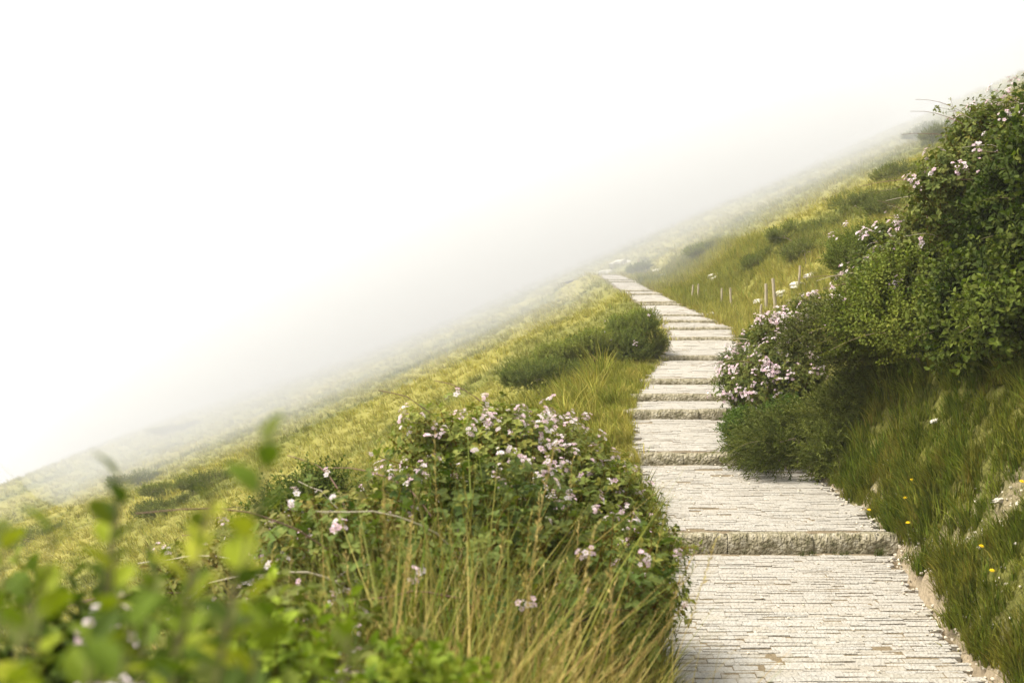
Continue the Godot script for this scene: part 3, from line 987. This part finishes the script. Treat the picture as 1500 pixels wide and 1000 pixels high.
func small_things() -> void:
	rng.seed = 404
	# weathered posts on the right ledge: x, d, height, lean
	for p in [[5.12, 29.4, 0.46, 0.04, "nearest leaning grey post, just above the bramble tops"], [5.67, 31.6, 0.56, -0.02, "upright pale post left of the tallest one"],
			[5.73, 30.8, 0.68, -0.05, "tallest pale post in front of the chalk scar"], [5.4, 35.0, 0.44, -0.02, "thin lone post in the middle of the row"],
			[5.36, 36.4, 0.40, 0.02, "thin post left of the lone middle one"], [5.23, 39.9, 0.42, 0.0, "right one of the two far posts standing close together"],
			[5.09, 40.2, 0.42, 0.03, "left one of the two far posts standing close together"], [6.25, 31.0, 0.5, 0.03, "short post at the right end of the chalk scar"],
			[6.1, 26.4, 0.42, -0.03, "short post among the shrubs right of all the others"], [6.3, 71.0, 0.6, 0.02, "faint post by the last scrub before the mist"]]:
		var root := base("fence_post", V(p[0], p[1]))
		tag(root, "weathered wooden " + p[4] if not p[4].begins_with("nearest") else p[4], "post", "old fence posts")
		var mb := MB.new()
		var pts := []
		var h: float = p[2] * 1.12
		for k in 6:
			var t := k / 5.0
			pts.append(Vector3(p[3] * h * 2 * t + R(-0.004, 0.004), -0.1 + (h + 0.1) * t, R(-0.004, 0.004)))
		tube(mb, pts, 0.042 if h > 0.6 else 0.03, 0.033 if h > 0.6 else 0.025, 7, Color(0.75, 0.7, 0.58))
		var top: Vector3 = pts[5]
		for k in 7:
			var a := TAU * k / 7
			var b := TAU * (k + 1) / 7
			mb.tri(top + Vector3(0, 0.012, 0), top + Vector3(cos(b), 0, sin(b)) * 0.034, top + Vector3(cos(a), 0, sin(a)) * 0.034, Color(0.75, 0.7, 0.58))
		part("shaft", mb.done(), M.wood, root)
	# chalk: boulders and bare scars on the cut bank
	var chalk: StandardMaterial3D = M.stone.duplicate()
	chalk.albedo_color = Color(0.6, 0.57, 0.5).linear_to_srgb()
	M.chalk = chalk
	var rocks := []
	for k in 6: rocks.append(rock_mesh(60 + k, Vector3(1, 0.6, 0.8)))
	var scars := [
		[4.93, 36.0, 0.17, "white chalk boulder by the path, the higher of the pair"], [4.89, 34.2, 0.2, "white chalk boulder by the path, the lower of the pair"],
		[6.3, 31.3, 0.3, "bright chalk outcrop right behind the tallest post"], [6.05, 32.0, 0.26, "chalk outcrop between the two pale posts"], [6.55, 31.0, 0.24, "chalk outcrop at right end of the white scar"], [5.8, 33.0, 0.2, "small chalk outcrop left of the pale posts"],
		[6.4, 45.0, 0.3, "slanting chalk lump high in the little gully"], [6.35, 43.8, 0.26, "chalk lump at the foot of the little gully"], [5.7, 41.0, 0.2, "chalk lump behind the pair of far posts"], [5.55, 42.0, 0.22, "chalk lump left of the pair of far posts"],
		[6.5, 62.0, 0.4, "wide chalk ledge above the far steps"], [6.2, 58.0, 0.35, "chalk ledge just right of the far steps"], [5.9, 54.0, 0.3, "chalk lump by the bend of the far steps"], [5.6, 50.0, 0.28, "chalk lump low beside the far steps"],
		[6.6, 86.0, 0.7, "pale chalk mass at the end of the path in the mist"], [5.6, 84.0, 0.5, "pale chalk lump left of the misty chalk mass"],
		[3.22, 10.3, 0.05, "chalk stone at the mouth of the side track"], [3.3, 9.6, 0.06, "largest chalk stone lying on the side track"], [3.55, 11.9, 0.06, "grey stone in the bank grass above the side track"]]
	for s in scars:
		var big: bool = s[1] > 20
		var o := part("chalk_rock", rocks[rng.randi() % 6], M.chalk, self, Transform3D(frame(Vector3(R(-0.3, 0.1), 1, R(-0.2, 0.2)), R(0, TAU), Vector3(1.3, 0.7, 1.0) * s[2] * 0.8), V(s[0], s[1], s[2] * (0.12 if big else 0.3))))
		tag(o, s[3], "rock", "chalk rocks")
	var weed: StandardMaterial3D = M.blade.duplicate()
	weed.albedo_color = Color(0.1, 0.115, 0.03).linear_to_srgb()
	for w in [[1.28, 0.11, "weed tuft at the left end of the first riser"], [2.35, 0.07, "weed tuft nearest the middle of the first riser"], [2.62, 0.08, "weed tuft between the middle and right-end ones of first riser"], [2.88, 0.1, "dark weed tuft at the right end of the first riser"]]:
		var root := base("weed_tuft", Vector3(w[0], STEPS[3][1] + EYE - 0.02, -11.33))
		tag(root, w[2], "weed", "weeds on the first step")
		for k in 5:
			part("blades", G.short[k % 3], weed, root, Transform3D(frame(Vector3(R(-0.4, 0.4), 1, R(0, 0.5)), R(0, TAU), Vector3.ONE * w[1] * R(4, 6)), Vector3(R(-0.06, 0.06), 0, R(0, 0.02))))
	# loose chalk along the paving and on the side track
	var peb := Swarm.new()
	for i in 2600:
		var d := R(6.5, 15.0)
		var x := right_edge(d) + 0.12 + rng.randfn(0, 0.1)
		if i % 5 == 0:
			d = R(7.0, 11.4)
			x = track_x(d) + rng.randfn(0, 0.07)
			if x < right_edge(d): continue
		elif i % 5 == 1:
			x = R(left_edge(d), right_edge(d))
			if rng.randf() < 0.6: continue
		elif i % 17 == 2:
			x = left_edge(d) + rng.randfn(0, 0.06)
		var s := R(0.004, 0.013) * (1.6 if rng.randf() < 0.08 else 1.0)
		var inside := x > left_edge(d) - 0.02 and x < right_edge(d) + 0.02
		var y := tread(d) + 0.003 if inside else maxf(ground(x, d), tread(d) - 0.06 if x < right_edge(d) + 0.1 else -99.0)
		peb.put(Transform3D(frame(Vector3(R(-0.4, 0.4), 1, R(-0.4, 0.4)), R(0, TAU), Vector3.ONE * s), Vector3(x, y + EYE + s * 0.2, -d)), Color(0.72, 0.66, 0.55) * R(0.7, 1.15))
	var po := swarm("chalk_pebbles", peb, rocks[0], M.stone, self)
	tag(po, "loose chalk pebbles along the paving's right edge", "pebbles", "", "stuff")
	# yellow hawkbits in the bank grass
	var buds := [[3.28, 11.6, "upper of the yellow flower pair in the middle of the right bank"], [3.3, 11.35, "lower of the yellow flower pair in the middle of the right bank"], [3.16, 11.5, "yellow flower left of the pair on the right bank"], [3.02, 12.1, "yellow flower highest up the path on the right bank"], [3.05, 11.0, "small yellow flower near the bank's foot by first step"], [2.98, 8.9, "yellow flower on the near bank closest to the gravel edge"], [3.0, 9.1, "yellow flower just above the one closest to the gravel edge"], [3.22, 9.0, "yellow flower farthest right on the near bank"], [-0.02, 6.35, "yellow flower in the bramble of the left mound"], [0.42, 6.0, "yellow bloom low in the bramble leaning over the paving"]]
	for b in buds:
		var root := base("yellow_flower", V(b[0], b[1]))
		tag(root, b[2], "flower", "yellow flowers")
		var h := 0.27 if b[0] > 2 else 0.75
		var mb := MB.new()
		var tip := Vector3(R(-0.03, 0.03), h, R(0.0, 0.04))
		tube(mb, [Vector3(0, -0.02, 0), tip * 0.5 + Vector3(0.006, 0, 0), tip], 0.0015, 0.0012, 4, Color(0.12, 0.16, 0.03))
		part("stem", mb.done(), M.twig, root)
		var pb := MB.new()
		var fr := frame(Vector3(R(-0.2, 0.2), 1, 0.5), 0, Vector3.ONE)
		for ring in 2:
			for k in 14:
				var a := TAU * k / 14 + ring * 0.2
				var dir := fr.x * cos(a) + fr.z * sin(a) + fr.y * (0.15 + 0.6 * ring)
				add_leaf(pb, tip, dir, fr.y, 0.019 - ring * 0.006, 0.007, Color(0.85, 0.6, 0.02))
		part("petals", pb.done(), M.petal, root)


func foreground() -> void:
	rng.seed = 515
	# the shrub right before the lens: every leaf is a part of its own
	var root := base("shrub", V(-0.35, 1.1))
	tag(root, "blurred leafy shrub close to the lens at the lower left corner", "shrub")
	var at := root.position
	var leaves := []
	for k in 5:
		var mb := MB.new()
		add_leaf(mb, Vector3.ZERO, Vector3(0, 0, 1), Vector3.UP, 1.0, R(0.52, 0.66), Color.WHITE, true)
		leaves.append(mb.done())
	var greens := []
	for k in 6:
		var m: StandardMaterial3D = M.leaf.duplicate()
		m.albedo_color = [Color(0.10, 0.145, 0.016), Color(0.14, 0.185, 0.018), Color(0.24, 0.28, 0.022), Color(0.06, 0.09, 0.015), Color(0.3, 0.31, 0.03), Color(0.11, 0.13, 0.024)][k].linear_to_srgb()
		greens.append(m)
	# stem tips in eye-relative x, depth, height
	var tips := [[-0.155, 0.92, -0.035], [-0.2, 0.95, -0.075], [-0.31, 1.12, -0.075], [-0.29, 1.05, -0.085], [-0.34, 1.05, -0.11], [-0.25, 1.15, -0.11], [-0.2, 1.05, -0.12], [-0.36, 0.95, -0.12], [-0.27, 0.8, -0.12],
		[-0.41, 1.15, -0.12], [-0.17, 1.0, -0.16], [-0.235, 0.88, -0.15], [-0.33, 0.85, -0.14], [-0.3, 1.2, -0.15], [-0.4, 1.0, -0.16], [-0.13, 1.15, -0.2], [-0.22, 1.2, -0.18], [-0.28, 0.95, -0.17]]
	for t in tips:
		var tip := Vector3(t[0], t[2] + EYE, -t[1]) - at
		var foot := Vector3(t[0] * 0.5 - 0.42, 0, -t[1] - 0.1) - Vector3(at.x, 0, at.z)
		foot = Vector3(foot.x + R(-0.1, 0.1), -0.05, foot.z + R(-0.1, 0.1))
		var mid := foot.lerp(tip, 0.6) + Vector3(R(-0.06, 0.02), 0, R(-0.04, 0.04))
		var pts := []
		for k in 9:
			var u := k / 8.0
			pts.append(foot.lerp(mid, u).lerp(mid.lerp(tip, u), u))
		var mb := MB.new()
		tube(mb, pts, 0.0034, 0.0013, 5, Color(0.13, 0.11, 0.05))
		part("stem", mb.done(), M.twig, root)
		var yaw := R(0, TAU)
		for k in 15:
			var u := 1.0 - 0.011 * k - R(0, 0.006)
			var p: Vector3 = foot.lerp(mid, u).lerp(mid.lerp(tip, u), u)
			yaw += 2.4 + R(-0.4, 0.4)
			var out := Vector3(cos(yaw), 1.3 - k * 0.08, sin(yaw)).normalized()
			var up := (Vector3.UP + rdir() * 0.4 - out * 0.2).normalized()
			var side := out.cross(up).normalized()
			up = side.cross(out)
			var s := R(0.028, 0.044) * (0.75 if k < 2 else 1.0)
			part("leaf", leaves[rng.randi() % 5], greens[rng.randi() % 6], root, Transform3D(Basis(-side * s, up * s, out * s), p))
	# further twigs of small leaves behind it
	var behind := {"a": Color(0.08, 0.12, 0.02), "b": Color(0.2, 0.23, 0.04)}
	bush("shrub", "out-of-focus leafy shrub below and behind the leaves nearest the lens", "shrub", "", -0.56, 1.75, 1.13, Vector3(0.42, 0.34, 0.38), behind.merged({"sprigs": G.oval, "size": 0.8, "n": 700, "lobes": 16, "flowers": 3}))
	bush("shrub", "yellow-green leafy sprigs at the bottom edge, right of the lens-close shrub", "shrub", "", -0.26, 2.3, 0.8, Vector3(0.2, 0.26, 0.3), {"a": Color(0.1, 0.15, 0.02), "b": Color(0.22, 0.27, 0.03), "sprigs": G.oval, "n": 260, "lobes": 8, "size": 0.7})


func mist() -> void:
	# banks of cloud lying on the ridge
	var banks := [[0.0, 98.0, 2.5, Vector3(62, 15, 110), 0.021, "thin front of the cloud where the path disappears"],
		[-8.0, 186.0, 3.0, Vector3(116, 19, 160), 0.032, "thick white cloud bank lying on the ridge"],
		[-30.0, 120.0, 3.0, Vector3(54, 13, 110), 0.009, "thin mist drifting over the left shoulder of the hill"],
		[48.0, 158.0, 2.0, Vector3(86, 15, 150), 0.016, "thin mist on the upper right slope"]]
	for b in banks:
		var f := FogVolume.new()
		f.name = numbered("mist_bank")
		f.shape = RenderingServer.FOG_VOLUME_SHAPE_ELLIPSOID
		f.size = b[3]
		var m := FogMaterial.new()
		m.density = b[4]
		m.albedo = Color(0.99, 0.99, 0.985)
		f.material = m
		add_child(f)
		f.transform = Transform3D(frame(Vector3(-0.43, 1, 0.078), 0.0, Vector3.ONE), Vector3(b[0], 0.43 * b[0] + 0.078 * b[1] - 2.4 + EYE + b[2], -b[1]))
		tag(f, b[5], "mist", "", "stuff")
